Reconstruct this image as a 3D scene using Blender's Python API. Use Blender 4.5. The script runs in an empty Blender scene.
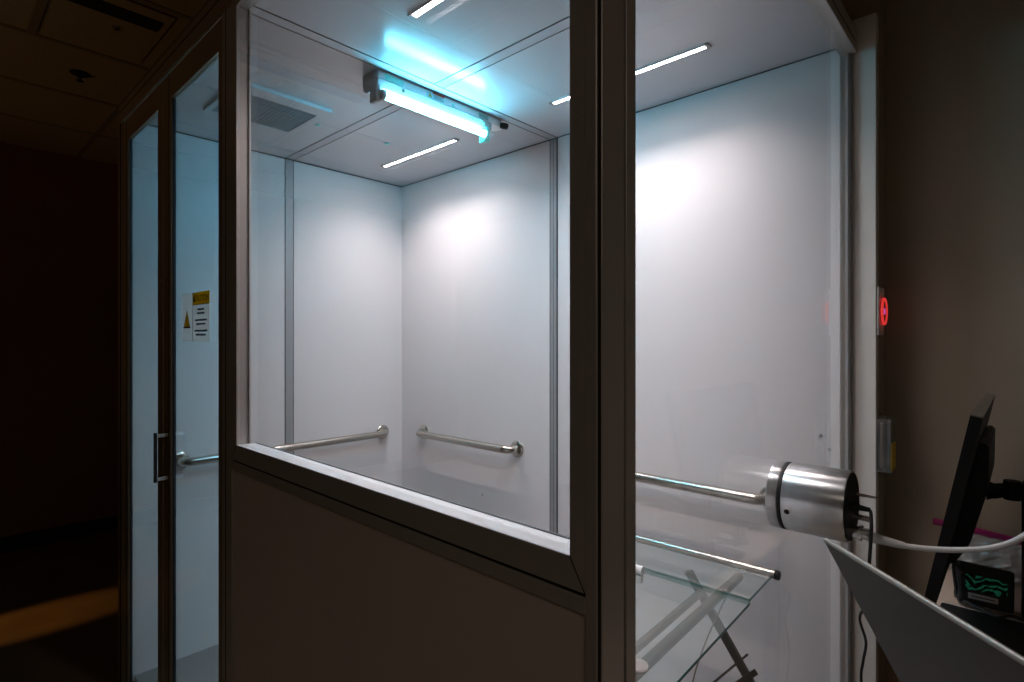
import bpy, bmesh, math, random
from mathutils import Vector, Matrix
random.seed(4)
D = bpy.data
SC = bpy.context.scene
COL = SC.collection
PI = math.pi

# ------------------------------------------------------------------ camera, world, exposure
cam_d = D.cameras.new('camera'); cam = D.objects.new('camera', cam_d); COL.objects.link(cam)
cam.location = (0, 0, 1.4)
cam.rotation_euler = (PI / 2, 0, math.atan2(.6815, .732))
cam_d.sensor_width = 36; cam_d.lens = 551 / 1024 * 36; cam_d.shift_y = -1 / 1024
cam_d.clip_start = .01
SC.camera = cam
vs = SC.view_settings
vs.view_transform = 'Standard'; vs.look = 'None'; vs.gamma = 1; vs.exposure = 0.0
vs.use_curve_mapping = False
SC.cycles.max_bounces = 14; SC.cycles.transparent_max_bounces = 24
SC.cycles.glossy_bounces = 8; SC.cycles.diffuse_bounces = 8
SC.cycles.caustics_reflective = True
SC.cycles.sample_clamp_indirect = 12

LED = (1.0, .85, .835); LED_S = 44; LED_W = 5.6; LED_SPREAD = 130
UV = (.13, .62, .86); UV_S = 112
ROOM_S = 2.0
wd = D.worlds.new('room_dark'); SC.world = wd; wd.use_nodes = True
wd.node_tree.nodes['Background'].inputs[0].default_value = (1, .8, .6, 1)
wd.node_tree.nodes['Background'].inputs[1].default_value = .0006

def spot(name, loc, target, energy, color, size, blend, radius):
    l = D.lights.new(name, 'SPOT'); o = D.objects.new(name, l); COL.objects.link(o)
    l.energy = energy; l.color = color; l.spot_size = size; l.spot_blend = blend; l.shadow_soft_size = radius
    o.location = loc
    o.rotation_euler = (Vector(target) - Vector(loc)).to_track_quat('-Z', 'Y').to_euler()
    return o
spot('corridor_spot', (-3.75, -2.6, 1.3), (-3.62, .35, 0), 170, (1, .50, .12), math.radians(8.5), .7, .01)

spot('left_fill', (-3.2, -2.3, .3), (-3.2, .4, 2.7), 12, (1, .62, .30), math.radians(66), .9, .06)  # unseen fill light added to warm the left ceiling and door frames

# ------------------------------------------------------------------ materials
def mat(name, col, rough=.5, metal=0., spec=.5, noise=0., nscale=20., bump=0., bscale=80., coat=0., emit=None, es=0., stretch=None, rvar=0.):
    m = D.materials.new(name); m.use_nodes = True
    nt = m.node_tree; b = nt.nodes['Principled BSDF']
    b.inputs['Base Color'].default_value = (*col, 1); b.inputs['Roughness'].default_value = rough
    b.inputs['Metallic'].default_value = metal; b.inputs['Specular IOR Level'].default_value = spec
    b.inputs['Coat Weight'].default_value = coat; b.inputs['Coat Roughness'].default_value = .08
    tc = nt.nodes.new('ShaderNodeTexCoord')
    def ntex(scale):
        n = nt.nodes.new('ShaderNodeTexNoise'); n.inputs['Scale'].default_value = scale; n.inputs['Detail'].default_value = 4
        if stretch:
            mp = nt.nodes.new('ShaderNodeMapping'); mp.inputs['Scale'].default_value = stretch
            nt.links.new(tc.outputs['Object'], mp.inputs[0]); nt.links.new(mp.outputs[0], n.inputs['Vector'])
        else: nt.links.new(tc.outputs['Object'], n.inputs['Vector'])
        return n
    if noise or rvar:
        n = ntex(nscale)
        if noise:
            r = nt.nodes.new('ShaderNodeMapRange')
            r.inputs[1].default_value = .3; r.inputs[2].default_value = .7
            r.inputs[3].default_value = 1 - noise; r.inputs[4].default_value = 1 + noise
            mx = nt.nodes.new('ShaderNodeVectorMath'); mx.operation = 'MULTIPLY'
            mx.inputs[1].default_value = col
            nt.links.new(n.outputs['Fac'], r.inputs[0]); nt.links.new(r.outputs[0], mx.inputs[0]); nt.links.new(mx.outputs[0], b.inputs['Base Color'])
        if rvar:
            r = nt.nodes.new('ShaderNodeMapRange')
            r.inputs[1].default_value = .3; r.inputs[2].default_value = .7
            r.inputs[3].default_value = max(.02, rough - rvar); r.inputs[4].default_value = rough + rvar
            nt.links.new(n.outputs['Fac'], r.inputs[0]); nt.links.new(r.outputs[0], b.inputs['Roughness'])
    if bump:
        n = ntex(bscale); bp = nt.nodes.new('ShaderNodeBump'); bp.inputs['Strength'].default_value = bump; bp.inputs['Distance'].default_value = .002
        nt.links.new(n.outputs['Fac'], bp.inputs['Height']); nt.links.new(bp.outputs[0], b.inputs['Normal'])
    if emit:
        b.inputs['Emission Color'].default_value = (*emit, 1); b.inputs['Emission Strength'].default_value = es
    return m

def glass_mat(name, tint, f0=.04, rough=0., haze=0.):
    """clear sheet: transparent body, Schlick mirror reflection on each face"""
    m = D.materials.new(name); m.use_nodes = True; nt = m.node_tree; N = nt.nodes; L = nt.links
    N.remove(N['Principled BSDF']); out = N['Material Output']
    g = N.new('ShaderNodeNewGeometry'); dt = N.new('ShaderNodeVectorMath'); dt.operation = 'DOT_PRODUCT'
    L.new(g.outputs['Normal'], dt.inputs[0]); L.new(g.outputs['Incoming'], dt.inputs[1])
    def mth(op, a, b=None):
        n = N.new('ShaderNodeMath'); n.operation = op
        for i, v in enumerate((a, b)):
            if v is None: continue
            if isinstance(v, (int, float)): n.inputs[i].default_value = v
            else: L.new(v, n.inputs[i])
        return n.outputs[0]
    a = mth('ABSOLUTE', dt.outputs['Value']); a = mth('SUBTRACT', 1, a); a = mth('POWER', a, 5)
    a = mth('MULTIPLY', a, 1 - f0); a = mth('ADD', a, f0)
    tr = N.new('ShaderNodeBsdfTransparent'); tr.inputs[0].default_value = (*tint, 1)
    gl = N.new('ShaderNodeBsdfGlossy'); gl.inputs['Roughness'].default_value = rough
    mx = N.new('ShaderNodeMixShader'); L.new(a, mx.inputs[0]); L.new(tr.outputs[0], mx.inputs[1]); L.new(gl.outputs[0], mx.inputs[2])
    last = mx.outputs[0]
    if haze:
        df = N.new('ShaderNodeBsdfDiffuse'); df.inputs[0].default_value = (.8, .85, .85, 1)
        m2 = N.new('ShaderNodeMixShader'); m2.inputs[0].default_value = haze
        L.new(last, m2.inputs[1]); L.new(df.outputs[0], m2.inputs[2]); last = m2.outputs[0]
    L.new(last, out.inputs[0])
    return m

M = {}
M['alu'] = mat('satin_aluminium', (.60, .56, .53), .42, .35, noise=.04, nscale=6, stretch=(1, 1, .05))
M['flange'] = mat('pale_upright_paint', (.80, .76, .70), .5, noise=.03, nscale=5)
M['alu_dark'] = mat('profile_groove', (.012, .011, .010), .7)
M['alu_door'] = mat('bronze_door_profile', (.36, .27, .18), .4, .35)
M['panel'] = mat('white_laminate', (.85, .83, .84), .38, noise=.012, nscale=2, rvar=.05)
M['ceil_panel'] = mat('gloss_white_ceiling_laminate', (.62, .62, .65), .20, spec=.6, rvar=.05, nscale=5)
M['lower_panel'] = mat('outer_laminate', (.80, .70, .64), .45, noise=.02, nscale=3)
M['seam'] = mat('seam_profile', (.46, .47, .49), .35, .4)
M['ceil_seam'] = mat('ceiling_seam_profile', (.56, .56, .59), .22, .1)
M['steel'] = mat('brushed_steel', (.52, .49, .44), .24, 1., noise=.08, nscale=60)
M['chrome'] = mat('chrome', (.72, .70, .68), .15, 1.)
M['cyl'] = mat('turned_aluminium', (.70, .70, .70), .34, 1., noise=.04, nscale=90, stretch=(1, .02, .02))
_nt = M['cyl'].node_tree; _tg = _nt.nodes.new('ShaderNodeTangent'); _tg.direction_type = 'RADIAL'; _tg.axis = 'X'
_nt.links.new(_tg.outputs[0], _nt.nodes['Principled BSDF'].inputs['Tangent']); _nt.nodes['Principled BSDF'].inputs['Anisotropic'].default_value = .85; _nt.nodes['Principled BSDF'].inputs['Anisotropic Rotation'].default_value = .25
M['black'] = mat('black_plastic', (.010, .010, .010), .5, spec=.25)
M['rubber'] = mat('black_rubber', (.01, .01, .01), .6)
M['leg'] = mat('dark_grey_steel', (.07, .065, .055), .4, .5)
M['white'] = mat('white_plastic', (.8, .8, .8), .35)
M['white_metal'] = mat('white_enamel', (.82, .83, .85), .3)
M['lamp_body'] = mat('grey_white_enamel', (.36, .35, .36), .4)
M['grey_metal'] = mat('grey_bracket', (.34, .33, .33), .4, .3)
M['led'] = mat('led_diffuser', (.9, .9, .9), .4, emit=LED, es=LED_S)
M['uv'] = mat('lamp_tube', (.9, .9, .9), .3, emit=UV, es=UV_S)
M['uv_end'] = mat('lamp_socket', (.25, .75, .68), .35)
M['lampcap'] = mat('tube_metal_cap', (.55, .55, .55), .3, 1.)
M['glass'] = glass_mat('window_glass', (.985, .99, .99), f0=.055)
M['door_glass'] = glass_mat('tinted_door_glass', (.74, .87, .91))
M['table_glass'] = glass_mat('table_glass', (.93, .96, .95), haze=.06)
M['glass_edge'] = mat('green_glass_edge', (.06, .30, .27), .15, spec=.8)
M['gasket'] = mat('glazing_gasket', (.015, .02, .03), .5)
M['holder'] = glass_mat('clear_acrylic', (.86, .86, .84), .06, .05, haze=.04)
M['bag'] = glass_mat('clear_plastic_bag', (.80, .78, .77), .08, .18, haze=.22)
M['magenta'] = mat('magenta_plastic', (.28, .006, .10), .45)
M['wall'] = mat('beige_wall_paint', (.36, .295, .22), .85, noise=.03, nscale=4, bump=.12, bscale=180)
M['wall_far'] = mat('brown_wall_paint', (.30, .13, .05), .85, noise=.04, nscale=3)
M['base'] = mat('dark_baseboard', (.02, .016, .012), .6)
M['floor'] = mat('vinyl_floor', (.20, .13, .07), .5, noise=.12, nscale=5)
M['tile'] = mat('ceiling_tile', (.46, .34, .19), .9, noise=.06, nscale=60, bump=.3, bscale=120)
M['tbar'] = mat('ceiling_grid_bar', (.30, .22, .13), .6)
M['dark_vent'] = mat('dark_vent_slot', (.02, .016, .012), .8)
M['bfloor'] = mat('booth_floor', (.26, .25, .25), .5)
M['grille'] = mat('grille_grey', (.30, .33, .36), .5)
M['grille_back'] = mat('grille_shadow', (.09, .10, .11), .7)
M['sign'] = mat('sign_sheet', (.80, .75, .72), .5)
M['yellow'] = mat('sign_yellow', (.62, .40, .02), .5)
for k_ in ('sign', 'yellow'):
    nt_ = M[k_].node_tree; pb = nt_.nodes['Principled BSDF']; tl = nt_.nodes.new('ShaderNodeBsdfTranslucent'); tl.inputs[0].default_value = pb.inputs['Base Color'].default_value
    mx_ = nt_.nodes.new('ShaderNodeMixShader'); mx_.inputs[0].default_value = .7
    nt_.links.new(pb.outputs[0], mx_.inputs[1]); nt_.links.new(tl.outputs[0], mx_.inputs[2]); nt_.links.new(mx_.outputs[0], nt_.nodes['Material Output'].inputs[0])
M['ink'] = mat('sign_ink', (.02, .018, .015), .6)
M['yellow_print'] = mat('yellow_paper', (.75, .50, .03), .6)
M['red'] = mat('red_ink', (.55, .05, .02), .5)
M['cyan_sticker'] = mat('sticker_face', (.40, .70, .72), .5)
M['laptop'] = mat('laptop_grey', (.050, .045, .038), .5, .2, spec=.3)
M['lid_edge'] = mat('lid_edge_highlight', (.27, .25, .22), .35, .3)  # paler than the lid: light caught along the edge, put into the colour
M['screen'] = mat('added_screen_glow', (.02, .02, .02), .3, emit=(1, .95, .88), es=.35)  # screen faces out of view; its glow is added to light the right wall
M['ring'] = mat('lit_red_ring', (.5, .02, .02), .4, emit=(1, .055, .05), es=.6)
M['ringc'] = mat('button_core', (.05, .02, .03), .3)
M['ringp'] = mat('pink_core_light', (.3, .05, .2), .4, emit=(1, .12, .55), es=.5)
M['desk'] = mat('desk_laminate', (.42, .33, .26), .5, noise=.05, nscale=12)
M['cable_w'] = mat('pale_cable', (.42, .42, .41), .4)
M['monitor'] = mat('monitor_plastic', (.006, .006, .006), .5, spec=.15)
M['monitor_top'] = mat('monitor_top_reflection', (.085, .075, .065), .22)  # monitor black turned brown: reflection of the wall put into the colour
M['room_fill'] = mat('room_fill_glow', (.8, .8, .8), .5, emit=(1, .86, .72), es=ROOM_S)  # glow of the added, unseen room panel

# green display: glowing trace pattern
def display_mat():
    m = D.materials.new('green_display'); m.use_nodes = True; nt = m.node_tree; b = nt.nodes['Principled BSDF']
    b.inputs['Base Color'].default_value = (.005, .008, .008, 1); b.inputs['Roughness'].default_value = .2
    tc = nt.nodes.new('ShaderNodeTexCoord'); w = nt.nodes.new('ShaderNodeTexWave'); w.inputs['Scale'].default_value = 22
    w.bands_direction = 'Z'; w.inputs['Distortion'].default_value = 16; w.inputs['Detail'].default_value = 3; w.inputs['Detail Scale'].default_value = 1.2
    r = nt.nodes.new('ShaderNodeValToRGB'); r.color_ramp.elements[0].position = .56; r.color_ramp.elements[1].position = .9
    r.color_ramp.elements[0].color = (0, 0, 0, 1); r.color_ramp.elements[1].color = (.015, .20, .11, 1)
    nt.links.new(tc.outputs['Object'], w.inputs['Vector']); nt.links.new(w.outputs['Fac'], r.inputs[0])
    nt.links.new(r.outputs[0], b.inputs['Emission Color']); b.inputs['Emission Strength'].default_value = .17
    return m
M['display'] = display_mat()

# ------------------------------------------------------------------ mesh helpers (world coordinates; obj() shifts to the parent's base)
def NB(): return bmesh.new()
def box(bm, x0, x1, y0, y1, z0, z1, bev=0., seg=1, mi=0):
    t = bmesh.new()
    bmesh.ops.create_cube(t, size=1)
    for v in t.verts: v.co = Vector(((x0 + x1) / 2 + v.co.x * (x1 - x0), (y0 + y1) / 2 + v.co.y * (y1 - y0), (z0 + z1) / 2 + v.co.z * (z1 - z0)))
    if bev: bmesh.ops.bevel(t, geom=list(t.edges), offset=bev, segments=seg, affect='EDGES', profile=.5)
    for f in t.faces: f.material_index = mi
    me = D.meshes.new('tmp'); t.to_mesh(me); t.free(); bm.from_mesh(me); D.meshes.remove(me)
    return bm
def xform(bm, mtx, start=0):
    bm.verts.ensure_lookup_table()
    for v in bm.verts[start:]: v.co = mtx @ v.co
def prism(bm, pts, axis, a0, a1, mi=0):
    """extrude polygon pts (2-D in the other two axes, cyclic order) from a0 to a1 along axis"""
    def P(p, a):
        return {'x': (a, p[0], p[1]), 'y': (p[0], a, p[1]), 'z': (p[0], p[1], a)}[axis]
    A = [bm.verts.new(P(p, a0)) for p in pts]; B = [bm.verts.new(P(p, a1)) for p in pts]
    fs = [bm.faces.new(A[::-1]), bm.faces.new(B)]
    n = len(pts)
    for i in range(n): fs.append(bm.faces.new([A[i], A[(i + 1) % n], B[(i + 1) % n], B[i]]))
    for f in fs: f.material_index = mi
    bmesh.ops.recalc_face_normals(bm, faces=fs)
    return bm
def slab(bm, c0, c1, c2, thick_vec):
    """parallelepiped: corner c0, edges to c1 and c2, thickness vector"""
    c0, c1, c2, t = map(Vector, (c0, c1, c2, thick_vec)); c3 = c1 + c2 - c0
    A = [bm.verts.new(p) for p in (c0, c1, c3, c2)]; B = [bm.verts.new(p + t) for p in (c0, c1, c3, c2)]
    fs = [bm.faces.new(A), bm.faces.new(B[::-1])] + [bm.faces.new([A[i], B[i], B[(i + 1) % 4], A[(i + 1) % 4]]) for i in range(4)]
    bmesh.ops.recalc_face_normals(bm, faces=fs); return bm
def lathe(bm, prof, origin, axis, seg=40, mi=0, caps=True):
    """prof: (distance along axis, radius)"""
    ax = Vector(axis).normalized(); o = Vector(origin)
    u = ax.orthogonal().normalized(); w = ax.cross(u)
    rings = []
    for d, r in prof:
        rings.append([bm.verts.new(o + ax * d + (u * math.cos(2 * PI * k / seg) + w * math.sin(2 * PI * k / seg)) * r) for k in range(seg)])
    fs = []
    for a, b in zip(rings, rings[1:]):
        for k in range(seg): fs.append(bm.faces.new([a[k], a[(k + 1) % seg], b[(k + 1) % seg], b[k]]))
    if caps: fs += [bm.faces.new(rings[0][::-1]), bm.faces.new(rings[-1])]
    for f in fs: f.material_index = mi
    bmesh.ops.recalc_face_normals(bm, faces=fs); return bm
def smooth_path(pts, n=8):
    P = [Vector(p) for p in pts]; out = []
    for i in range(len(P) - 1):
        p0 = P[max(i - 1, 0)]; p1 = P[i]; p2 = P[i + 1]; p3 = P[min(i + 2, len(P) - 1)]
        for k in range(n):
            t = k / n
            out.append(.5 * ((2 * p1) + (-p0 + p2) * t + (2 * p0 - 5 * p1 + 4 * p2 - p3) * t * t + (-p0 + 3 * p1 - 3 * p2 + p3) * t ** 3))
    out.append(P[-1]); return out
def tube(bm, pts, r, seg=14, mi=0):
    pts = [Vector(p) for p in pts]; rings = []
    u = None
    for i, p in enumerate(pts):
        d = (pts[min(i + 1, len(pts) - 1)] - pts[max(i - 1, 0)]).normalized()
        if u is None: u = d.orthogonal().normalized()
        else: u = (u - d * u.dot(d)).normalized()
        w = d.cross(u); rr = r[i] if isinstance(r, (list, tuple)) else r
        rings.append([bm.verts.new(p + (u * math.cos(2 * PI * k / seg) + w * math.sin(2 * PI * k / seg)) * rr) for k in range(seg)])
    fs = []
    for a, b in zip(rings, rings[1:]):
        for k in range(seg): fs.append(bm.faces.new([a[k], a[(k + 1) % seg], b[(k + 1) % seg], b[k]]))
    fs += [bm.faces.new(rings[0][::-1]), bm.faces.new(rings[-1])]
    for f in fs: f.material_index = mi
    bmesh.ops.recalc_face_normals(bm, faces=fs); return bm
def root_of(p):
    v = Vector((0, 0, 0))
    while p is not None: v += p.location; p = p.parent
    return v
def obj(name, bm, m, parent=None, smooth=False, origin=None, label=None):
    """one mesh object; bm is in world coordinates"""
    off = root_of(parent)
    o3 = Vector(origin) if origin is not None else off
    for v in bm.verts: v.co -= o3
    me = D.meshes.new(name); bm.to_mesh(me); bm.free()
    for x in (m if isinstance(m, (list, tuple)) else [m]): me.materials.append(M[x])
    if smooth:
        me.polygons.foreach_set('use_smooth', [True] * len(me.polygons))
        me.set_sharp_from_angle(angle=math.radians(38))
    o = D.objects.new(name, me); COL.objects.link(o); o.parent = parent; o.location = o3 - off
    if label: o['label'] = label
    return o
def thing(name, label, cat, loc, group=None):
    o = D.objects.new(name, None); COL.objects.link(o); o.location = loc; o.empty_display_size = .1
    o['label'] = label; o['category'] = cat
    if group: o['group'] = group
    return o
def tag(o, label, cat, group=None):
    o['label'] = label; o['category'] = cat
    if group: o['group'] = group
    return o
def struct(name, bm, m):
    o = obj(name, bm, m); o['kind'] = 'structure'; return o
def copy_tree(o, parent=None):
    c = o.copy(); COL.objects.link(c); c.parent = parent
    for ch in list(o.children): copy_tree(ch, c)
    return c
def text_bm(s, size, mtx, extrude=.0002):
    cu = D.curves.new('txt', 'FONT'); cu.body = s; cu.size = size; cu.extrude = extrude; cu.align_x = 'CENTER'; cu.align_y = 'CENTER'
    o = D.objects.new('txt', cu); me = bpy.data.meshes.new_from_object(o)
    bm = bmesh.new(); bm.from_mesh(me); D.objects.remove(o); D.curves.remove(cu); D.meshes.remove(me)
    xform(bm, mtx); return bm
def merge(dst, src, mi=None):
    if mi is not None:
        for f in src.faces: f.material_index = mi
    me = D.meshes.new('tmp'); src.to_mesh(me); src.free(); dst.from_mesh(me); D.meshes.remove(me)

# ------------------------------------------------------------------ the room
CZ = 2.70
struct('floor', box(NB(), -4.95, 3, -3.2, 2.3, -.1, 0), 'floor')
struct('ceiling', box(NB(), -4.95, 3, -3.2, 2.3, CZ, CZ + .1), 'tile')
b = NB()
prism(b, [(-4.95, 1.965), (-.322, 1.965), (-.322, 2.085), (3, 2.085), (3, 2.3), (-4.95, 2.3)], 'z', 0, CZ)
struct('wall_back', b, 'wall')
struct('wall_left', box(NB(), -5.1, -4.93, -3.2, 2.3, 0, CZ), 'wall_far')
struct('wall_right', box(NB(), 3, 3.15, -3.2, 2.3, 0, CZ), 'wall')
struct('wall_front', box(NB(), -4.95, 3, -3.35, -3.2, 0, CZ), 'wall')
struct('baseboard_left', box(NB(), -4.93, -4.915, -3.2, 1.96, 0, .10), 'base')
b = NB()
x = -4.30
while x < 3:
    box(b, x - .012, x + .012, -3.2, 1.96 if x < -.33 else 2.08, CZ - .004, CZ + .002)
    x += .61
y = -2.9
while y < 2:
    box(b, -4.93, 3, y - .012, y + .012, CZ - .0035, CZ + .002); y += 1.22
struct('trim_1', b, 'tbar')

# ------------------------------------------------------------------ the booth
X0, X1 = -2.71, -.371       # outer faces
Y0, Y1 = .55, 1.95
ZT = 2.347
B = thing('glass_booth', 'tall white-lined test booth with aluminium frame, glazed front and glazed end', 'booth', (-1.54, 1.25, 0))

def profile_post(x0, x1, y0, y1, z0, z1, gx=(), gy=(), m='alu'):
    """rectangular extrusion with dark grooves: gx list of x on the -y face, gy list of y on the +x face"""
    bm = box(NB(), x0, x1, y0, y1, z0, z1, .0015)
    for g, w in gx: box(bm, g - w / 2, g + w / 2, y0 - .0006, y0 + .004, z0 + .002, z1 - .002, mi=1)
    for g, w in gy: box(bm, x1 - .004, x1 + .0006, g - w / 2, g + w / 2, z0 + .002, z1 - .002, mi=1)
    return obj('post', bm, [m, 'alu_dark'], B)
# front corner post (nearest the camera): two proud flanges with a recessed dark groove at the corner
b = box(NB(), -.391, -.3745, .55, .60, 0, 2.347, .001)
box(b, -.3755, -.3725, .5535, .5575, 0, 2.346, 0, mi=1)
box(b, -.391, -.371, .557, .607, 0, 2.346, .001)
box(b, -.3915, -.375, .607, .612, 0, 2.345, mi=1)
obj('post', b, ['alu', 'alu_dark'], B)
profile_post(-1.572, -1.506, Y0, .60, 0, 2.28, gx=[(-1.545, .0035)])             # between doors and window
profile_post(X0, -2.627, Y0, .568, 0, 2.28, gx=[(-2.668, .018)], m='alu_door')
profile_post(X0, -2.7005, 1.931, Y1, 0, ZT)
# rear corner post near the red button
b = box(NB(), -.401, -.3835, 1.918, 1.9315, 0, ZT - .01, .001)
box(b, -.3925, -.383, 1.9172, 1.92, 0, 2.27, mi=1)
obj('post', b, ['seam', 'alu_dark'], B)
obj('rear_flange', box(NB(), -.3832, -.3225, 1.930, 1.9645, 0, 2.372, .0015), 'flange', B, label='pale flat aluminium upright beside the red button')

# rails
b = box(NB(), X0, X1 - .02, Y0 + .001, .60, 2.28, ZT, .0015)
box(b, X0, -1.506, Y0 - .004, Y0 + .004, 2.272, 2.279)
box(b, X0 + .001, X1 - .021, Y0, Y0 + .006, 2.318, 2.321, mi=1)
obj('top_rail', b, ['alu_door', 'alu_dark'], B)
b = box(NB(), X1 - .044, X1, .60, 1.93, 2.268, ZT - .012, .0015)
box(b, X1 - .003, X1 + .0006, .61, 1.90, 2.292, 2.296, mi=1)
obj('top_rail', b, ['alu', 'alu_dark'], B)
obj('bottom_rail', box(NB(), -1.506, -.391, Y0, .60, 0, .05, .0015), 'alu', B)
obj('bottom_rail', box(NB(), X1 - .044, X1, .607, 1.917, 0, .05, .0015), 'alu', B)
b = box(NB(), -1.506, -.391, Y0, .60, 1.065, 1.086, .001)
box(b, -1.506, -.391, Y0 + .003, .60, 1.085, 1.0915, mi=1)
obj('middle_rail', b, ['alu', 'alu_dark'], B)

# window sash with mitred corners and a deep reveal
def mitred_frame(x0, x1, z0, z1, l, r, bt, tp, y0, y1):
    bm = NB()
    xi0, xi1, zi0, zi1 = x0 + l, x1 - r, z0 + bt, z1 - tp; g = .0007
    prism(bm, [(x0, z0), (x1, z0), (xi1, zi0), (xi0, zi0)], 'y', y0, y1)
    prism(bm, [(x0, z1), (x1, z1), (xi1, zi1), (xi0, zi1)], 'y', y0, y1)
    prism(bm, [(x0, z0), (x0, z1), (xi0, zi1), (xi0, zi0)], 'y', y0, y1)
    prism(bm, [(x1, z0), (x1, z1), (xi1, zi1), (xi1, zi0)], 'y', y0, y1)
    # mitre lines
    for (a, c) in (((x0, z0), (xi0, zi0)), ((x1, z0), (xi1, zi0)), ((x0, z1), (xi0, zi1)), ((x1, z1), (xi1, zi1))):
        d = Vector((c[0] - a[0], c[1] - a[1])); n = Vector((-d.y, d.x)).normalized() * g
        prism(bm, [(a[0] + n.x, a[1] + n.y), (c[0] + n.x, c[1] + n.y), (c[0] - n.x, c[1] - n.y), (a[0] - n.x, a[1] - n.y)], 'y', y0 - .0004, y0 + .002, mi=1)
    return bm
wf = obj('window_frame', mitred_frame(-1.506, -.391, 1.0915, 2.28, .033, .023, .040, .025, Y0, .5785), ['alu', 'alu_dark'], B)
b = box(NB(), -1.472, -.415, .5790, .5985, 1.10, 1.1314)
box(b, -1.472, -.415, .5508, .5792, 1.1305, 1.1320)
obj('sill', b, 'white_metal', wf)
b = NB()
for a in ((-1.473, -1.469, 1.1315, 2.255), (-.418, -.414, 1.1315, 2.255)): box(b, a[0], a[1], .5785, .5805, a[2], a[3])
box(b, -1.469, -.414, .5955, .5985, 1.1312, 1.133)
obj('gasket', b, 'gasket', wf)
obj('window_pane', box(NB(), -1.473, -.414, .5540, .5545, 1.1325, 2.255), 'glass', wf)
obj('window_pane', box(NB(), -1.473, -.414, .5770, .5775, 1.1325, 2.255), 'glass', wf)
b = box(NB(), -1.5055, -.3915, .556, .585, .05, 1.065)
obj('lower_panel', b, 'lower_panel', B, label='plain dim taupe panel under the window')
obj('lower_panel', box(NB(), -1.5055, -.3915, .586, .598, .05, 1.065), 'panel', B)

# glazed end (faces +x)
b = box(NB(), -.392, -.3712, .6125, .636, .05, 2.268, .0008)
obj('end_frame', b, 'alu', B)
b = box(NB(), -.388, -.383, .632, 1.917, .05, 2.268)
bmesh.ops.recalc_face_normals(b, faces=list(b.faces))
obj('end_pane', b, 'glass', B)

# doors
def door(x0, x1, gx0, gx1, z1=2.268, gz1=2.184, lab=None):
    e = D.objects.new('door', None); COL.objects.link(e); e.parent = B
    loc = Vector((x0, .57, .01)); e.location = loc - B.location
    if lab: e['label'] = lab
    f = NB(); yb, yf = .552, .566
    box(f, x0 + .002, gx0, yb, yf, .012, z1, .0012); box(f, gx1, x1 - .002, yb, yf, .012, z1, .0012)
    box(f, gx0, gx1, yb + .0005, yf, gz1, z1); box(f, gx0, gx1, yb + .0005, yf, .012, .04)
    box(f, gx0 - .026, gx0 - .0225, yb - .0006, yb + .001, .012, z1, mi=1)
    obj('stiles_and_rails', f, ['alu_door', 'alu_dark'], e)
    g = NB()
    box(g, gx0, gx0 + .006, .5575, .5655, .04, gz1); box(g, gx1 - .004, gx1, .5575, .5655, .04, gz1)
    obj('gasket', g, 'gasket', e)
    obj('glass_pane', box(NB(), gx0 + .006, gx1 - .004, .5585, .5645, .04, gz1), 'door_glass', e)
    return e
d1 = door(-2.627, -2.105, -2.557, -2.165)
d2 = door(-2.103, -1.574, -2.021, -1.604)
h = NB()
box(h, -2.056, -2.047, .512, .521, .940, 1.100, .0015)
obj('handle', h, 'alu_dark', d2, label='dark square pull bar')
for z in (.950, 1.090): obj('handle_standoff', box(NB(), -2.056, -2.047, .5212, .556, z - .005, z + .005, .001), 'white_metal', d2)
obj('door_bumper', lathe(NB(), [(0, .009), (.008, .008), (.010, .005)], (-2.118, .555, 1.60), (0, -1, 0), 16), 'alu_door', d1, True)

# inner lining
SX = -1.541; SY = 1.2515; SW = .0225
def seam(name, bx, lines, m='seam'):
    bm = box(NB(), *bx)
    for l in lines: box(bm, *l, mi=1)
    return obj(name, bm, [m, 'alu_dark'], B)
obj('wall_panel', box(NB(), -2.68, SX - SW, 1.93, 1.95, .0, 2.30), 'panel', B)
obj('wall_panel', box(NB(), SX + SW, -.4175, 1.93, 1.95, .0, 2.30), 'panel', B)
obj('wall_panel', box(NB(), -2.70, -2.68, .5685, SY - SW, .0, 2.30), 'panel', B)
obj('wall_panel', box(NB(), -2.70, -2.68, SY + SW, 1.93, .0, 2.30), 'panel', B)
G = .003
seam('wall_seam', (SX - SW, SX + SW, 1.9285, 1.95, 0, 2.30),
     [(SX - SW, SX - SW + G, 1.928, 1.93, 0, 2.3), (SX + SW - G * 2, SX + SW, 1.928, 1.93, 0, 2.3), (SX - .002, SX - .0005, 1.928, 1.93, 0, 2.3)])
seam('wall_seam', (-2.70, -2.6785, SY - SW, SY + SW, 0, 2.30),
     [(-2.68, -2.678, SY - SW, SY - SW + G, 0, 2.3), (-2.68, -2.678, SY + SW - G, SY + SW, 0, 2.3)])
for (a, c) in ((-2.68, SX - SW), (SX + SW, -.4155)):
    for (e, f) in ((.60, SY - SW), (SY + SW, 1.93)):
        obj('ceiling_panel', box(NB(), a, c, e, f, 2.30, 2.318), 'ceil_panel', B)
seam('ceiling_seam', (SX - SW, SX + SW, .60, 1.93, 2.2992, 2.318),
     [(SX - SW, SX - SW + G, .60, 1.93, 2.2985, 2.3), (SX + SW - G, SX + SW, .60, 1.93, 2.2985, 2.3)], 'ceil_seam')
for (a, c) in ((-2.68, SX - SW), (SX + SW, -.4155)):
    seam('ceiling_seam', (a, c, SY - SW, SY + SW, 2.2992, 2.318),
         [(a, c, SY - SW, SY - SW + G, 2.2985, 2.3), (a, c, SY + SW - G, SY + SW, 2.2985, 2.3)], 'ceil_seam')
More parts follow.
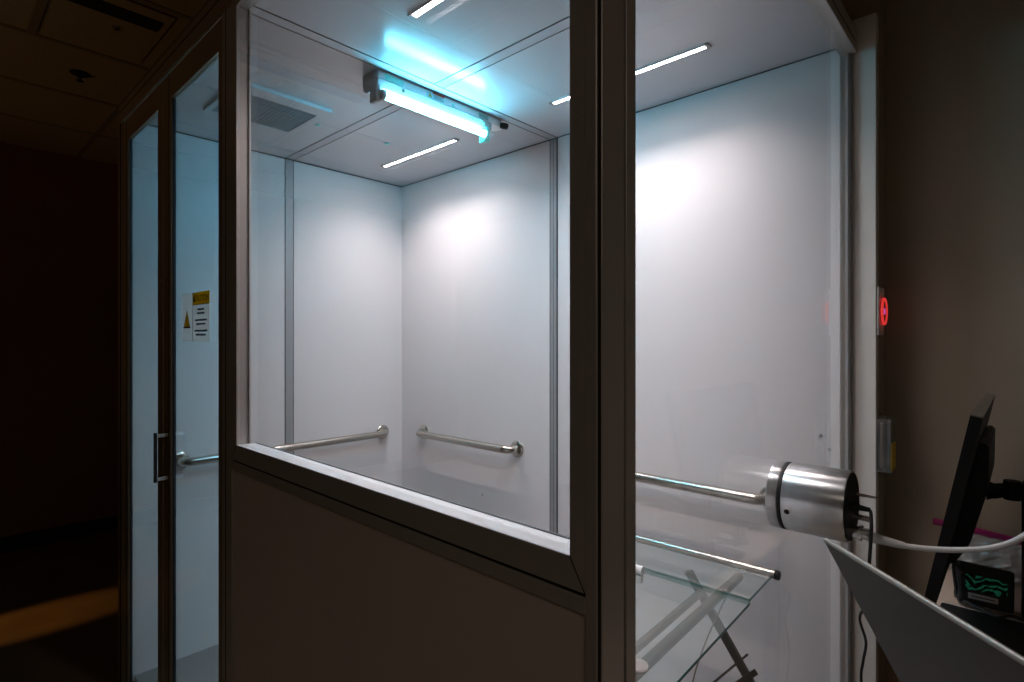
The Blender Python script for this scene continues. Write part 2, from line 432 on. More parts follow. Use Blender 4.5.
# dark strips: shade where ceiling meets the walls, put in as colour
b = NB()
box(b, -2.68, -.4175, 1.9265, 1.9305, 2.2972, 2.2998); box(b, -2.6805, -2.676, .60, 1.93, 2.2955, 2.2998)
obj('ceiling_shadow_line', b, 'gasket', B)
obj('roof_sheet', box(NB(), X0 + .002, X1 - .03, .601, 1.95, 2.33, 2.345), 'alu', B)
obj('floor_tray', box(NB(), -2.68, -.415, .60, 1.93, .001, .02), 'bfloor', B)
for k, (px, pz) in enumerate(((-1.28, 1.07), (-.47, 1.10), (-.445, 1.06), (-2.0, .62))):
    obj('screw_cap', lathe(NB(), [(0, .006), (.002, .006), (.003, .003)], (px, 1.93, pz), (0, -1, 0), 12), 'seam', B)
for (a, c) in ((-2.139, 1.457), (-2.166, 1.135)):
    obj('ceiling_plug', lathe(NB(), [(0, .013), (.003, .012), (.004, .008)], (a, c, 2.30), (0, 0, -1), 20), 'uv_end', B)

# ------------------------------------------------------------------ LED strips (recessed in the booth ceiling)
def led(cx, cy, half, label):
    t = thing('led_strip', label, 'ceiling light', (cx, cy, 2.30), 'LED strips in the booth ceiling')
    b = box(NB(), cx - half, cx + half, cy - .008, cy + .008, 2.2955, 2.2999, .001)
    obj('diffuser', b, 'led', t)
    b = NB()
    for s in (-1, 1): box(b, cx - half, cx + half, cy + s * .0095 - .0012, cy + s * .0095 + .0012, 2.2945, 2.2999)
    obj('side_rim', b, 'white_metal', t)
    l = D.lights.new('led_light', 'AREA'); l.shape = 'RECTANGLE'; l.size = 2 * half; l.size_y = .016; l.energy = LED_W; l.color = LED; l.spread = math.radians(LED_SPREAD)
    lo = D.objects.new('led_light', l); COL.objects.link(lo); lo.parent = t; lo.location = (0, 0, -.0055)
    for s in (-1, 1):
        b = NB(); box(b, cx + s * (half + .007) - .007, cx + s * (half + .007) + .007, cy - .015, cy + .015, 2.293, 2.2999, .002)
        obj('end_cap', b, 'grey_metal', t)
    return t
led(-2.145, 1.635, .275, 'thin white LED strip in the far corner of the ceiling, behind the cyan lamp')
led(-1.01, 1.635, .295, 'thin white LED strip on the ceiling partly hidden by the thick front corner post')
led(-.94, .93, .295, 'thin white LED strip running off the top of the picture above the cyan lamp')

# ------------------------------------------------------------------ germicidal lamp
U = thing('tube_lamp', 'glowing cyan tube lamp in a white batten fixture under the booth ceiling', 'lamp', (-1.59, 1.3, 2.298))
b = NB(); box(b, -1.640, -1.568, 1.036, 1.622, 2.268, 2.298, .002)
obj('mounting_channel', b, 'white_metal', U)
b = NB()
prism(b, [(-1.636, 2.268), (-1.562, 2.268), (-1.548, 2.258), (-1.552, 2.232), (-1.615, 2.226), (-1.636, 2.240)], 'y', 1.020, 1.546)
obj('reflector', b, 'lamp_body', U)
b = box(NB(), -1.652, -1.578, 1.026, 1.036, 2.262, 2.2985, .002)
prism(b, [(-1.652, 2.262), (-1.60, 2.262), (-1.60, 2.246), (-1.64, 2.246)], 'y', 1.027, 1.035)
obj('end_bracket', b, 'grey_metal', U)
for y0, y1, nm in ((1.012, 1.030, 'a'), (1.512, 1.536, 'b')):
    b = box(NB(), -1.588, -1.546, y0, y1, 2.182, 2.240, .005, 2)
    yy, s = (y1, 1) if nm == 'a' else (y0, -1)
    lathe(b, [(0, .017), (.012, .017)], (-1.544, yy - (.002 if s > 0 else .012) , 2.204), (0, 1, 0), 20)
    obj('socket', b, 'grey_metal' if nm == 'a' else 'uv_end', U, label=None if nm == 'a' else 'pale green lamp holder')
obj('tube', lathe(NB(), [(0, .0115), (.460, .0115)], (-1.544, 1.042, 2.205), (0, 1, 0), 24), 'uv', U, True, label='glowing cyan tube')
b = NB(); box(b, -1.566, -1.5655, 1.235, 1.315, 2.271, 2.296); box(b, -1.5657, -1.5650, 1.262, 1.315, 2.289, 2.296, mi=1)
prism(b, [(1.240, 2.273), (1.258, 2.273), (1.249, 2.290)], 'x', -1.5655, -1.5648, mi=2)
for k in range(3): box(b, -1.5657, -1.5650, 1.266, 1.308 - .006 * (k % 2), 2.2845 - k * .0045, 2.286 - k * .0045, mi=3)
obj('warning_sticker', b, ['cyan_sticker', 'red', 'yellow', 'ink'], U)
b = NB(); box(b, -1.566, -1.5655, 1.490, 1.545, 2.272, 2.294)
for k in range(3): box(b, -1.5657, -1.5650, 1.494, 1.540, 2.275 + k * .006, 2.277 + k * .006, mi=1)
obj('rating_sticker', b, ['cyan_sticker', 'ink'], U)
obj('dark_label', box(NB(), -1.5675, -1.5665, 1.06, 1.135, 2.272, 2.292), 'uv_end', U)
for yy, zz, xx, m in ((1.36, 2.279, -1.568, 'uv_end'), (1.12, 2.246, -1.5485, 'leg'), (1.44, 2.246, -1.5485, 'uv_end'), (1.50, 2.246, -1.5485, 'uv_end')):
    obj('screw', lathe(NB(), [(0, .006), (.003, .006), (.0045, .003)], (xx, yy, zz), (1, 0, 0), 14), m, U)
obj('end_cap', box(NB(), -1.625, -1.580, 1.622, 1.645, 2.272, 2.297, .004, 2), 'white_metal', U)
obj('cord_grip', lathe(NB(), [(0, .011), (.014, .013), (.026, .013), (.034, .009)], (-1.568, 1.612, 2.276), (.6, .8, -.1), 18), 'black', U, True)

# ------------------------------------------------------------------ air vent in the booth ceiling
V = thing('air_vent', 'grey square air vent grille in the booth ceiling beside the cyan lamp', 'vent', (-2.15, .92, 2.30))
b = NB(); vx0, vx1, vy0, vy1 = -2.325, -1.978, .745, 1.095; ix0, ix1, iy0, iy1 = -2.300, -2.045, .765, 1.068
box(b, vx0, ix0, vy0, vy1, 2.285, 2.2995); box(b, ix1, vx1, vy0, vy1, 2.285, 2.2995)
box(b, ix0, ix1, vy0, iy0, 2.285, 2.2995); box(b, ix0, ix1, iy1, vy1, 2.285, 2.2995)
obj('vent_frame', b, 'ceil_panel', V)
obj('backing', box(NB(), ix0, ix1, iy0, iy1, 2.297, 2.2995), 'grille_back', V)
b = NB()
for k in range(17):
    xx = ix0 + (k + .5) * (ix1 - ix0) / 17
    slab(b, (xx - .005, iy0, 2.286), (xx - .005, iy1, 2.286), (xx + .003, iy0, 2.296), (.0012, 0, 0))
for k in range(1, 20):
    yy = iy0 + k * (iy1 - iy0) / 20; box(b, ix0, ix1, yy - .0008, yy + .0008, 2.2865, 2.289)
obj('grille', b, 'grille', V)

# ------------------------------------------------------------------ grab bars
def grab_bar(p0, p1, inward, label, so=.058):
    """p0,p1 on the wall; inward = unit vector away from the wall"""
    p0, p1, n = Vector(p0), Vector(p1), Vector(inward); d = (p1 - p0).normalized(); r = .045
    t = thing('grab_bar', label, 'grab bar', p0, 'steel grab bars inside the booth')
    pts = [p0 + n * .004]
    for (c, a, bb) in ((p0 + n * (so - r) + d * r, -d, n),):
        for k in range(9):
            th = k / 8 * PI / 2; pts.append(c + a * math.cos(th) * r + bb * math.sin(th) * r)
    c = p1 + n * (so - r) - d * r
    for k in range(9):
        th = PI / 2 - k / 8 * PI / 2; pts.append(c + d * math.cos(th) * r + n * math.sin(th) * r)
    pts.append(p1 + n * .004)
    obj('bar', tube(NB(), pts, .0185, 20), 'steel', t, True)
    for p in (p0, p1):
        obj('wall_flange', lathe(NB(), [(0, .040), (.004, .0405), (.009, .036), (.011, .028), (.013, .018)], p + n * .0008, n, 36), 'steel', t, True)
    return t
grab_bar((-2.473, 1.93, .884), (-1.762, 1.93, .884), (0, -1, 0), 'short steel grab bar framed whole in the window, right of the far corner')
grab_bar((-1.30, 1.93, .876), (-.615, 1.93, .876), (0, -1, 0), 'steel grab bar ending behind the round aluminium sensor housing')
grab_bar((-2.68, .765, .876), (-2.68, 1.795, .876), (1, 0, 0), 'long steel grab bar on the far end wall, starting behind the narrow doors')

# ------------------------------------------------------------------ caution sign on the door glass
S = thing('caution_sign', 'small caution sign with yellow header and warning triangle on the door glass', 'sign', (-1.795, .558, 1.40))
sx0, sx1, sz0, sz1 = -1.924, -1.689, 1.396, 1.541; yb = .5572
dv = -1.827; tcx = (sx0 + dv) / 2 - .004
b = box(NB(), dv, sx1, yb, yb + .001, sz0, sz1 - .0375)
prism(b, [(sx0, sz0), (tcx, sz0), (tcx, 1.436), (tcx - .03, 1.436), (tcx, 1.490), (tcx, sz1), (sx0, sz1)], 'y', yb, yb + .001)
prism(b, [(dv, sz0), (tcx, sz0), (tcx, 1.436), (tcx + .03, 1.436), (tcx, 1.490), (tcx, sz1), (dv, sz1)], 'y', yb, yb + .001)
obj('sheet', b, 'sign', S)
b = box(NB(), dv, sx1, yb, yb + .001, sz1 - .036, sz1)
b2 = box(NB(), dv, sx1, yb - .0006, yb, sz1 - .0375, sz1 - .036, mi=0)
obj('header', b, 'yellow', S)
RX = Matrix.Rotation(PI / 2, 4, 'X')
tm = NB(); merge(tm, text_bm('CAUTION', .026, Matrix.Translation((-1.750, yb - .0006, sz1 - .019)) @ RX)); merge(tm, b2)
prism(tm, [(-1.822, sz1 - .028), (-1.805, sz1 - .028), (-1.8135, sz1 - .010)], 'y', yb - .0008, yb - .0002)
box(tm, dv - .0008, dv + .0008, yb - .0006, yb, sz0, sz1)
obj('lettering', tm, 'ink', S)
b = NB(); cx = (sx0 + dv) / 2 - .004
prism(b, [(cx - .030, 1.436), (cx + .030, 1.436), (cx, 1.490)], 'y', yb, yb + .001, mi=0)
for q_ in (((cx - .030, 1.436), (cx, 1.490), (cx, 1.486), (cx - .0265, 1.438)), ((cx + .030, 1.436), (cx, 1.490), (cx, 1.486), (cx + .0265, 1.438))): prism(b, list(q_), 'y', yb - .0006, yb - .0002, mi=1)
prism(b, [(cx - .003, 1.4545), (cx + .003, 1.4545), (cx + .002, 1.474), (cx - .002, 1.474)], 'y', yb - .0012, yb - .0008, mi=1)
box(b, cx - .003, cx + .003, yb - .0012, yb - .0008, 1.446, 1.451, mi=1); box(b, cx - .030, cx + .030, yb - .0007, yb, 1.436, 1.441, mi=1)
obj('warning_triangle', b, ['yellow', 'ink'], S)
b = NB(); zz = 1.490
for grp in ((.055, .060), (.095, .075), (.105, .085)):        # small print too fine to read: broken dark strokes
    for wdt in grp:
        xx = -1.758 - wdt / 2; end = xx + wdt
        while xx < end:
            w = random.uniform(.004, .009); box(b, xx, min(xx + w, end), yb - .0006, yb, zz - random.uniform(.0022, .003), zz + random.uniform(.0022, .0035)); xx += w + .0022
        zz -= .0115
    zz -= .0085
obj('small_print', b, 'ink', S)

# ------------------------------------------------------------------ glass table in the booth
T = thing('glass_table', 'small glass-topped folding table with steel tube edge inside the booth', 'table', (-.83, 1.4, 0.02))
def glass_top(name, x0, x1, y0, y1, z0, z1):
    bm = box(NB(), x0, x1, y0, y1, z0, z1)
    for f in bm.faces:
        if abs(f.normal.z) < .5: f.material_index = 1
    return obj(name, bm, ['table_glass', 'glass_edge'], T)
glass_top('glass_top', -1.14, -.520, 1.488, 1.682, .712, .720)
glass_top('glass_top', -1.14, -.516, .93, 1.478, .708, .716)
obj('edge_tube', lathe(NB(), [(0, .0125), (.632, .0125)], (-1.145, 1.690, .721), (1, 0, 0), 22), 'steel', T, True)
obj('edge_tube_cap', lathe(NB(), [(0, .0135), (.010, .0138), (.013, .011)], (-.513, 1.690, .721), (1, 0, 0), 22), 'black', T, True)
b = box(NB(), -1.14, -.522, 1.478, 1.488, .707, .722, .001)
obj('joint_strip', b, 'glass', T)
b = lathe(NB(), [(0, .012), (.045, .012)], (-.852, 1.448, .728), (1, 0, 0), 18); box(b, -.850, -.810, 1.440, 1.456, .690, .712, .002)
obj('clamp', b, 'white', T, True, label='small white plastic clamp')
for xx, w, y0, y1 in ((-.607, .011, 1.0, 1.67), (-1.06, .011, 1.0, 1.67), (-.652, .007, 1.02, 1.49)):
    obj('side_rail', box(NB(), xx - w, xx + w, y0, y1, .688, .7065, .002), 'leg', T)
def bar(p0, p1, w, t, up=(0, 1, 0)):
    p0, p1 = Vector(p0), Vector(p1); d = (p1 - p0).normalized(); s = d.cross(Vector(up)).normalized(); u = s.cross(d)
    bm = NB(); slab(bm, p0 - s * w / 2 - u * t / 2, p1 - s * w / 2 - u * t / 2, p0 + s * w / 2 - u * t / 2, u * t); return bm
obj('leg', bar((-.728, 1.585, .705), (-.415, 1.80, .02), .023, .013), 'leg', T)
obj('leg', bar((-1.00, 1.590, .69), (-1.20, 1.80, .02), .023, .013), 'leg', T)
obj('leg', bar((-.65, 1.05, .69), (-.60, 1.00, .02), .023, .013), 'leg', T)
obj('leg', bar((-1.05, 1.05, .69), (-1.10, 1.00, .02), .023, .013), 'leg', T)
obj('brace', bar((-.585, 1.675, .47), (-.72, 1.50, .33), .006, .006), 'leg', T)
obj('brace', bar((-.565, 1.69, .42), (-.75, 1.50, .26), .016, .008), 'leg', T)
lw = tube(NB(), smooth_path([(-.600, 1.55, .690), (-.615, 1.55, .650), (-.660, 1.55, .535), (-.700, 1.55, .40), (-.715, 1.56, .25)], 6), .0022, 8)
obj('stay_wire', lw, 'steel', T, True)
obj('glass_pad', lathe(NB(), [(0, .022), (.004, .022)], (-.600, 1.03, .7165), (0, 0, 1), 24), 'sign', T, label='round pale pad under the glass')

T.rotation_euler = (0, 0, math.radians(1.9)); T.location += Vector((-.007, -.012, -.001))

# ------------------------------------------------------------------ sensor housing through the glazed end
cy_, cz_ = 1.31, 1.056
H = thing('sensor_housing', 'round brushed aluminium sensor housing with black gasket set in the glazed end', 'sensor', (-.383, cy_, cz_))
obj('housing_body', lathe(NB(), [(0, .0715), (.002, .073), (.1145, .073), (.117, .0715)], (-.3795, cy_, cz_), (1, 0, 0), 64), 'cyl', H, True)
obj('inner_disc', lathe(NB(), [(0, .0705), (.002, .0725), (.020, .0725), (.0215, .0715)], (-.4095, cy_, cz_), (1, 0, 0), 64), 'cyl', H, True)
obj('gasket_ring', lathe(NB(), [(0, .0732), (.0074, .0732)], (-.3877, cy_, cz_), (1, 0, 0), 64), 'rubber', H, True)
b = lathe(NB(), [(0, .069), (.0015, .069)], (-.2625, cy_, cz_), (1, 0, 0), 64)
obj('end_plate', b, 'black', H, True)
a = math.radians(193)
n = Vector((0, math.cos(a), math.sin(a)))
obj('screw_hole', lathe(NB(), [(0, .0055), (.0012, .0055)], Vector((-.366, cy_, cz_)) + n * .0726, n, 16), 'rubber', H)
obj('jack', lathe(NB(), [(0, .009), (.010, .009), (.012, .006), (.03, .0045)], (-.2605, 1.316, 1.056), (1, .1, -.08), 16), 'black', H, True)
obj('toggle', tube(NB(), [(-.2605, 1.345, 1.075), (-.222, 1.348, 1.073)], [.004, .002], 10), 'chrome', H, True)
obj('connector', lathe(NB(), [(0, .008), (.006, .008), (.0065, .0065), (.026, .0065), (.0265, .0075), (.030, .0075)], (-.2605, 1.335, 1.031), (1, 0, -.05), 18), 'chrome', H, True, label='silver coaxial connector')
obj('connector', lathe(NB(), [(0, .013), (.012, .013), (.0125, .016), (.018, .016), (.0185, .012), (.030, .012)], (-.2605, 1.310, 1.006), (1, 0, -.03), 20), 'chrome', H, True)

W_ = [(-.228, 1.30, 1.004), (-.19, 1.30, 1.002), (-.165, 1.30, 1.0015), (-.116, 1.30, 1.008), (-.066, 1.30, 1.021), (-.032, 1.30, 1.036), (-.001, 1.30, 1.061), (.04, 1.31, 1.11), (.12, 1.34, 1.13), (.24, 1.38, 1.02), (.32, 1.42, .80), (.40, 1.48, .762), (.62, 1.52, .762)]
CW = thing('signal_cable', 'thick pale cable curving from the sensor housing past the black monitor', 'cable', (-.218, 1.30, 1.004))
obj('cable_jacket', tube(NB(), smooth_path(W_, 8), .0052, 14), 'cable_w', CW, True)
obj('cable_plug', tube(NB(), [(-.2300, 1.30, 1.0045), (-.222, 1.30, 1.004), (-.20, 1.30, 1.003), (-.186, 1.30, 1.002), (-.170, 1.30, 1.0015)], [.0105, .0105, .0082, .0075, .0060], 16), 'cable_w', CW, True)
Bk = [(-.236, 1.318, 1.054), (-.230, 1.316, 1.052), (-.224, 1.290, 1.044), (-.221, 1.272, 1.020), (-.224, 1.268, .950), (-.232, 1.30, .873), (-.26, 1.48, .79), (-.292, 1.58, .735), (-.302, 1.60, .700), (-.289, 1.60, .650), (-.295, 1.60, .60), (-.299, 1.60, .547), (-.285, 1.60, .40), (-.292, 1.60, .2), (-.27, 1.58, .02), (-.22, 1.50, .005), (-.15, 1.40, .005)]
tag(obj('power_cable', tube(NB(), smooth_path(Bk, 8), .0032, 10), 'rubber', None, True, origin=Bk[0]), 'thin black cable hanging from the sensor housing towards the floor', 'cable')

# ------------------------------------------------------------------ button and holder on the wall return
P = thing('exit_button', 'square wall plate with a glowing red ring button beside the booth upright', 'button', (-.322, 1.995, 1.486))
obj('wall_plate', box(NB(), -.3222, -.3160, 1.933, 2.018, 1.414, 1.558, .002), 'white', P)
bc = (-.3160, 1.978, 1.486)
obj('button_body', lathe(NB(), [(0, .036), (.0055, .034)], bc, (1, 0, 0), 36), 'ringc', P)
b = NB(); pts = [(bc[0] + .0060, bc[1] + .036 * math.cos(2 * PI * k / 40), bc[2] + .038 * math.sin(2 * PI * k / 40)) for k in range(40)]
rings = []
for k in range(40):
    c = Vector(pts[k]); rad = Vector((0, math.cos(2 * PI * k / 40), math.sin(2 * PI * k / 40)))
    rings.append([b.verts.new(c + (rad * math.cos(q * PI / 5) + Vector((1, 0, 0)) * math.sin(q * PI / 5)) * .0036) for q in range(10)])
for k in range(40):
    for q in range(10): b.faces.new([rings[k][q], rings[(k + 1) % 40][q], rings[(k + 1) % 40][(q + 1) % 10], rings[k][(q + 1) % 10]])
bmesh.ops.recalc_face_normals(b, faces=list(b.faces))
obj('light_ring', b, 'ring', P, True, label='glowing red ring')
obj('button_core', lathe(NB(), [(0, .010), (.002, .010), (.003, .006)], (bc[0] + .0056, bc[1], bc[2]), (1, 0, 0), 24), 'ringp', P, True, label='pink lit centre')

Q = thing('acrylic_holder', 'clear acrylic box with a yellow slip, under the red button plate', 'holder', (-.322, 1.99, 1.02))
b = NB(); hx0, hx1, hy0, hy1, hz0, hz1 = -.3215, -.2865, 1.932, 2.010, 1.010, 1.166
box(b, hx0, hx0 + .002, hy0, hy1, hz0, hz1 + .012); box(b, hx1 - .002, hx1, hy0, hy1, hz0, hz1)
box(b, hx0 + .002, hx1 - .002, hy0, hy0 + .002, hz0, hz1); box(b, hx0 + .002, hx1 - .002, hy1 - .002, hy1, hz0, hz1); box(b, hx0 + .002, hx1 - .002, hy0 + .002, hy1 - .002, hz0, hz0 + .002)
obj('clear_box', b, 'holder', Q)
b = box(NB(), -.2864, -.2850, 1.938, 2.004, 1.016, 1.095); obj('paper_slip', b, 'yellow_print', Q, label='yellow slip')
b = NB(); slab(b, (-.316, 1.940, 1.020), (-.316, 2.0, 1.020), (-.314, 1.940, 1.155), (.006, 0, 0)); obj('leaflet', b, 'sign', Q)

# ------------------------------------------------------------------ desk group
DZ = .745
K = thing('desk', 'beige laminate desk against the wall under the monitors', 'desk', (.5, 1.35, 0))
obj('desk_top', box(NB(), -.17, 1.35, .62, 2.06, DZ - .028, DZ, .003), 'desk', K)
for x, y in ((-.13, .67), (1.31, .67), (-.13, 2.01), (1.31, 2.01)):
    obj('leg', box(NB(), x - .025, x + .025, y - .025, y + .025, 0, DZ - .0285, .003), 'leg', K)

# edge-on black monitor on an arm
MN = thing('monitor', 'black flat monitor seen edge-on, tilted back on a desk arm', 'monitor', (.02, 1.77, DZ))
b0, b1 = Vector((-.152, 1.37, .862)), Vector((-.152, 1.97, .862)); up = Vector((-.077 + .152, 0, 1.255 - .862)); nrm = Vector((up.z, 0, -up.x)).normalized()
b = slab(NB(), b0, b1, b0 + up, nrm * .019)
obj('screen_panel', b, 'monitor', MN)
obj('top_edge', slab(NB(), b0 + up * .999, b1 + up * .999, b0 + up * 1.006, nrm * .0188), 'monitor_top', MN)
obj('display', slab(NB(), b0 + up * .05 + Vector((0, .02, 0)) - nrm * .0006, b1 + up * .05 - Vector((0, .02, 0)) - nrm * .0006, b0 + up * .95 + Vector((0, .02, 0)) - nrm * .0006, nrm * .0004), 'black', MN)
hb = NB()
def lp(f, out, y): return Vector((b0.x, y, b0.z)) + up * f + nrm * out
prof = [(.16, .019), (.835, .019), (.835, .036), (.60, .052), (.30, .046), (.16, .028)]
A_ = [hb.verts.new(lp(f, o_, 1.50)) for f, o_ in prof]; B_ = [hb.verts.new(lp(f, o_, 1.84)) for f, o_ in prof]
fs = [hb.faces.new(A_), hb.faces.new(B_[::-1])] + [hb.faces.new([A_[i], B_[i], B_[(i + 1) % 6], A_[(i + 1) % 6]]) for i in range(6)]
bmesh.ops.recalc_face_normals(hb, faces=fs); bmesh.ops.bevel(hb, geom=list(hb.edges), offset=.004, segments=2, affect='EDGES')
obj('rear_housing', hb, 'monitor', MN)
hc = lp(.50, .050, 1.70)
b = tube(NB(), [hc, hc + Vector((.012, 0, 0)), (hc.x + .03, 1.73, 1.050), (.02, 1.77, 1.050)], [.024, .018, .016, .016], 8)
obj('arm', b, 'monitor', MN)
obj('arm_joint', lathe(NB(), [(0, .016), (.044, .016)], (-.022, 1.735, 1.028), (0, 0, 1), 20), 'monitor', MN, True)
b = box(NB(), -.006, .045, 1.745, 1.80, DZ + .012, 1.065, .004)
obj('pole', b, 'monitor', MN)
obj('desk_base', box(NB(), -.005, .20, 1.715, 1.90, DZ + .0005, DZ + .012, .003), 'monitor', MN)

# silver laptop, lid seen from behind
LP = thing('laptop', 'open silver laptop seen from behind, its slanting lid in front of the booth upright', 'laptop', (.2, .95, DZ + .05))
c_, s_ = .7319, .6814
def cw(r, f, z): return Vector((c_ * r - s_ * f, s_ * r + c_ * f, z))     # room point from metres right of / ahead of the tripod
lid_t0, lid_t1 = cw(.509, .900, 1.072), cw(.518, .500, 1.072)
lid_b0, lid_b1 = cw(.636, .900, .836), cw(.645, .500, .836)
nl = (lid_t1 - lid_t0).cross(lid_b0 - lid_t0).normalized()
if nl.dot(cw(1, 0, 0)) < 0: nl = -nl
b = slab(NB(), lid_t0, lid_t1, lid_b0, nl * .007)
bmesh.ops.bevel(b, geom=list(b.edges), offset=.0022, segments=3, affect='EDGES')
obj('lid', b, 'laptop', LP, True)
obj('lid_edge', tube(NB(), [lid_t0 + (lid_t1 - lid_t0) * .005 + nl * .0035, lid_t1 - (lid_t1 - lid_t0) * .005 + nl * .0035], .0042, 10), 'lid_edge', LP, True, label='lid edge with its caught light put into a paler grey')
b = slab(NB(), lid_t0 + (lid_b0 - lid_t0) * .04 + (lid_t1 - lid_t0) * .02 + nl * .0072, lid_t1 + (lid_b0 - lid_t0) * .04 - (lid_t1 - lid_t0) * .02 + nl * .0072, lid_b0 - (lid_b0 - lid_t0) * .06 + (lid_t1 - lid_t0) * .02 + nl * .0072, nl * .0008)
obj('screen', b, 'screen', LP)
k0, k1, k2 = cw(.640, .895, .814), cw(.649, .505, .814), cw(.900, .899, .814)
b = slab(NB(), k0, k1, k2, Vector((0, 0, .018))); bmesh.ops.bevel(b, geom=list(b.edges), offset=.003, segments=2, affect='EDGES')
obj('keyboard_base', b, 'laptop', LP, True)
hh = tube(NB(), [cw(.638, .86, .832), cw(.647, .54, .832)], .006, 12); obj('hinge', hh, 'black', LP, True)
b = slab(NB(), cw(.66, .88, DZ + .001), cw(.668, .53, DZ + .001), cw(.88, .885, DZ + .001), Vector((0, 0, .814 - DZ - .002)))
tag(obj('laptop_riser', b, 'black', None, origin=cw(.77, .7, DZ + .001)), 'low black riser block under the silver laptop', 'riser')

# closed black notebook / pad in front of the gauge
b = box(NB(), -.150, .33, 1.28, 1.700, DZ + .001, DZ + .016, .003)
pad = thing('keyboard_tray', 'flat black keyboard tray on the desk in front of the green display', 'tray', (.09, 1.49, DZ + .001))
obj('tray', b, 'black', pad)
obj('trim_strip', box(NB(), -.148, .328, 1.698, 1.703, DZ + .0125, DZ + .0165), 'sign', pad, label='thin pale rear edge')
b = NB()
for r_ in range(5):
    for q_ in range(14):
        box(b, -.11 + q_ * .030, -.084 + q_ * .030, 1.33 + r_ * .032, 1.357 + r_ * .032, DZ + .016, DZ + .020)
o = obj('keys', b, 'monitor', pad); o['kind'] = 'stuff'

# small black instrument with green display
GM = thing('display_unit', 'small black box with a glowing green display on the desk', 'instrument', (-.06, 1.74, DZ))
gb = NB(); box(gb, -.052, .052, -.026, .028, 0, .093, .005, 2)
gR = Matrix.Translation((-.074, 1.752, DZ + .012)) @ Matrix.Rotation(math.radians(14), 4, 'Z') @ Matrix.Rotation(math.radians(-14), 4, 'X') @ Matrix.Rotation(math.radians(4), 4, 'Y')
xform(gb, gR); obj('case', gb, 'black', GM)
gb = box(NB(), -.040, .038, -.0272, -.0262, .032, .068); off = gR.to_translation()
xform(gb, gR); obj('green_screen', gb, 'display', GM, label='glowing green trace display')
gb = box(NB(), -.034, .022, -.0274, -.0264, .013, .026); xform(gb, gR); obj('white_label', gb, 'sign', GM)
gb = NB(); box(gb, -.028, .016, -.0277, -.0273, .0185, .0205); xform(gb, gR); obj('label_print', gb, 'ink', GM)
for xx in (-.04, .04):
    gb = box(NB(), xx - .01, xx + .01, .026, .044, .004, .02, .002); xform(gb, gR); obj('foot', gb, 'black', GM)
lead = [(-.112, 1.735, DZ + .085), (-.128, 1.73, DZ + .11), (-.126, 1.735, DZ + .06), (-.118, 1.73, DZ + .02), (-.10, 1.71, DZ + .026), (-.07, 1.69, DZ + .024), (-.045, 1.67, DZ + .024), (-.02, 1.69, DZ + .028), (.02, 1.67, DZ + .024), (.07, 1.60, DZ + .024)]
obj('lead', tube(NB(), smooth_path(lead, 7), .0035, 8), 'rubber', GM, True)

# clear bag with magenta seal leaning on the wall
BG = thing('zip_bag', 'clear plastic bag with a magenta seal leaning on the wall behind the monitor', 'bag', (-.05, 2.04, DZ))
b = NB(); nx, nz = 18, 14; grid = []
for j in range(nz):
    row = []
    for i in range(nx):
        u, v = i / (nx - 1), j / (nz - 1)
        xx = -.155 + u * .27; zz = DZ + .001 + v * .105
        row.append(b.verts.new((xx + random.uniform(-.002, .002), 1.995 + v * .055 + .010 * math.sin(u * 17 + v * 6) * (1 - v) + random.uniform(-.004, .004), zz)))
    grid.append(row)
back = [[b.verts.new((v.co.x, v.co.y + .003 + .02 * (1 - abs(2 * i / (nx - 1) - 1)) * (1 - j / (nz - 1)) * .6, v.co.z)) for i, v in enumerate(row)] for j, row in enumerate(grid)]
for j in range(nz - 1):
    for i in range(nx - 1):
        b.faces.new([grid[j][i], grid[j][i + 1], grid[j + 1][i + 1], grid[j + 1][i]])
        b.faces.new([back[j][i], back[j + 1][i], back[j + 1][i + 1], back[j][i + 1]])
obj('bag_film', b, 'bag', BG)
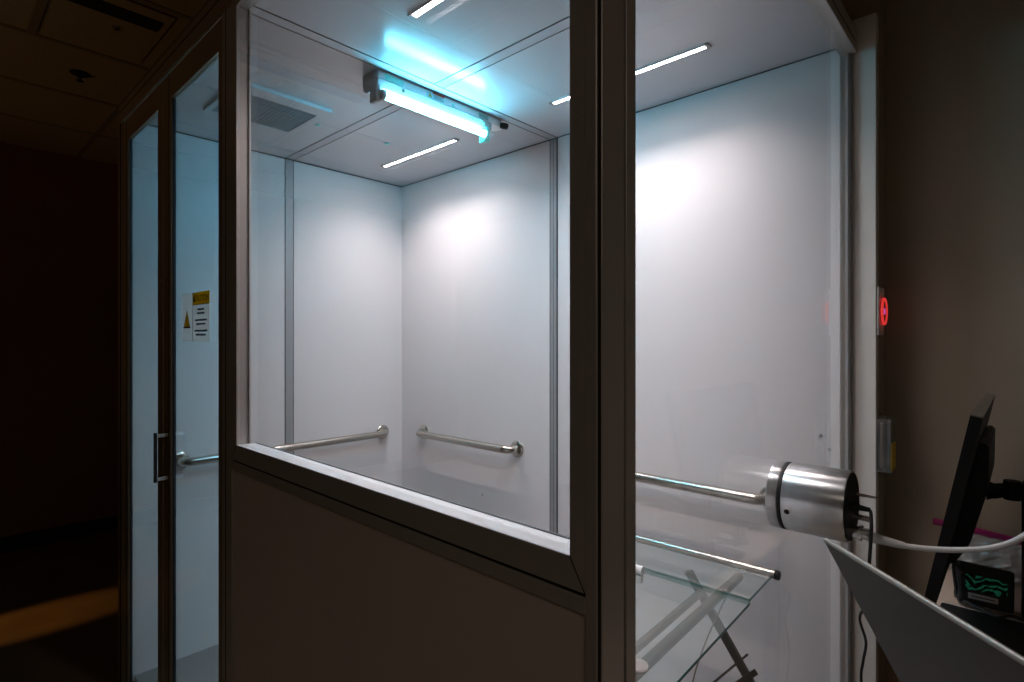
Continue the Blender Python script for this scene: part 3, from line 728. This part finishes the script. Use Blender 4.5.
b = tube(NB(), smooth_path([(-.200, 2.052, .862), (-.14, 2.050, .860), (-.06, 2.048, .852), (.02, 2.046, .846), (.12, 2.046, .848)], 6), .010, 10)
for v in b.verts: v.co.y = 2.05 + (v.co.y - 2.05) * .4
obj('seal_strip', b, 'magenta', BG, True, label='magenta seal strip')

# ------------------------------------------------------------------ room ceiling fittings
R = thing('sprinkler_head', 'small dark sprinkler head on the dim room ceiling', 'sprinkler', (-3.368, .53, CZ))
obj('escutcheon', lathe(NB(), [(0, .040), (.004, .040), (.010, .028), (.012, .012)], (-3.368, .53, CZ - .0005), (0, 0, -1), 28), 'dark_vent', R, True)
obj('nozzle', lathe(NB(), [(0, .010), (.012, .010), (.013, .005), (.024, .005), (.025, .016), (.028, .016)], (-3.368, .53, CZ - .0115), (0, 0, -1), 20), 'dark_vent', R, True)
R = thing('slot_diffuser', 'dark slotted air diffuser in the dim room ceiling tiles', 'vent', (-2.77, .1, CZ))
b = box(NB(), -3.035, -2.50, -.55, .70, CZ - .010, CZ - .0045, .001); obj('face_plate', b, 'tile', R)
obj('slot', box(NB(), -2.655, -2.565, -.52, .675, CZ - .014, CZ - .0098), 'dark_vent', R)
b = NB()
for k in range(5): box(b, -3.03, -2.69, .30 - k * .15, .33 - k * .15, CZ - .022, CZ - .0098, .002)
obj('vane', b, 'tbar', R)
obj('glint_bead', lathe(NB(), [(0, .014), (.010, .012), (.014, .006)], (-2.74, .55, CZ - .010), (0, 0, -1), 16), 'steel', R, True)  # steel bead added to make the glint beside the slot

# unseen panel added behind the camera to light the frames and the desk
R = thing('added_room_light', 'unseen light panel added behind the camera to light the frames and desk', 'ceiling light', (1.3, -.9, CZ))
b = NB(); box(b, .68, .72, -1.22, -.58, CZ - .02, CZ - .0045); box(b, 1.88, 1.92, -1.22, -.58, CZ - .02, CZ - .0045); box(b, .72, 1.88, -1.22, -1.18, CZ - .02, CZ - .0045); box(b, .72, 1.88, -.62, -.58, CZ - .02, CZ - .0045)
obj('light_frame', b, 'white_metal', R)
obj('diffuser', box(NB(), .72, 1.88, -1.18, -.62, CZ - .014, CZ - .0045), 'room_fill', R)
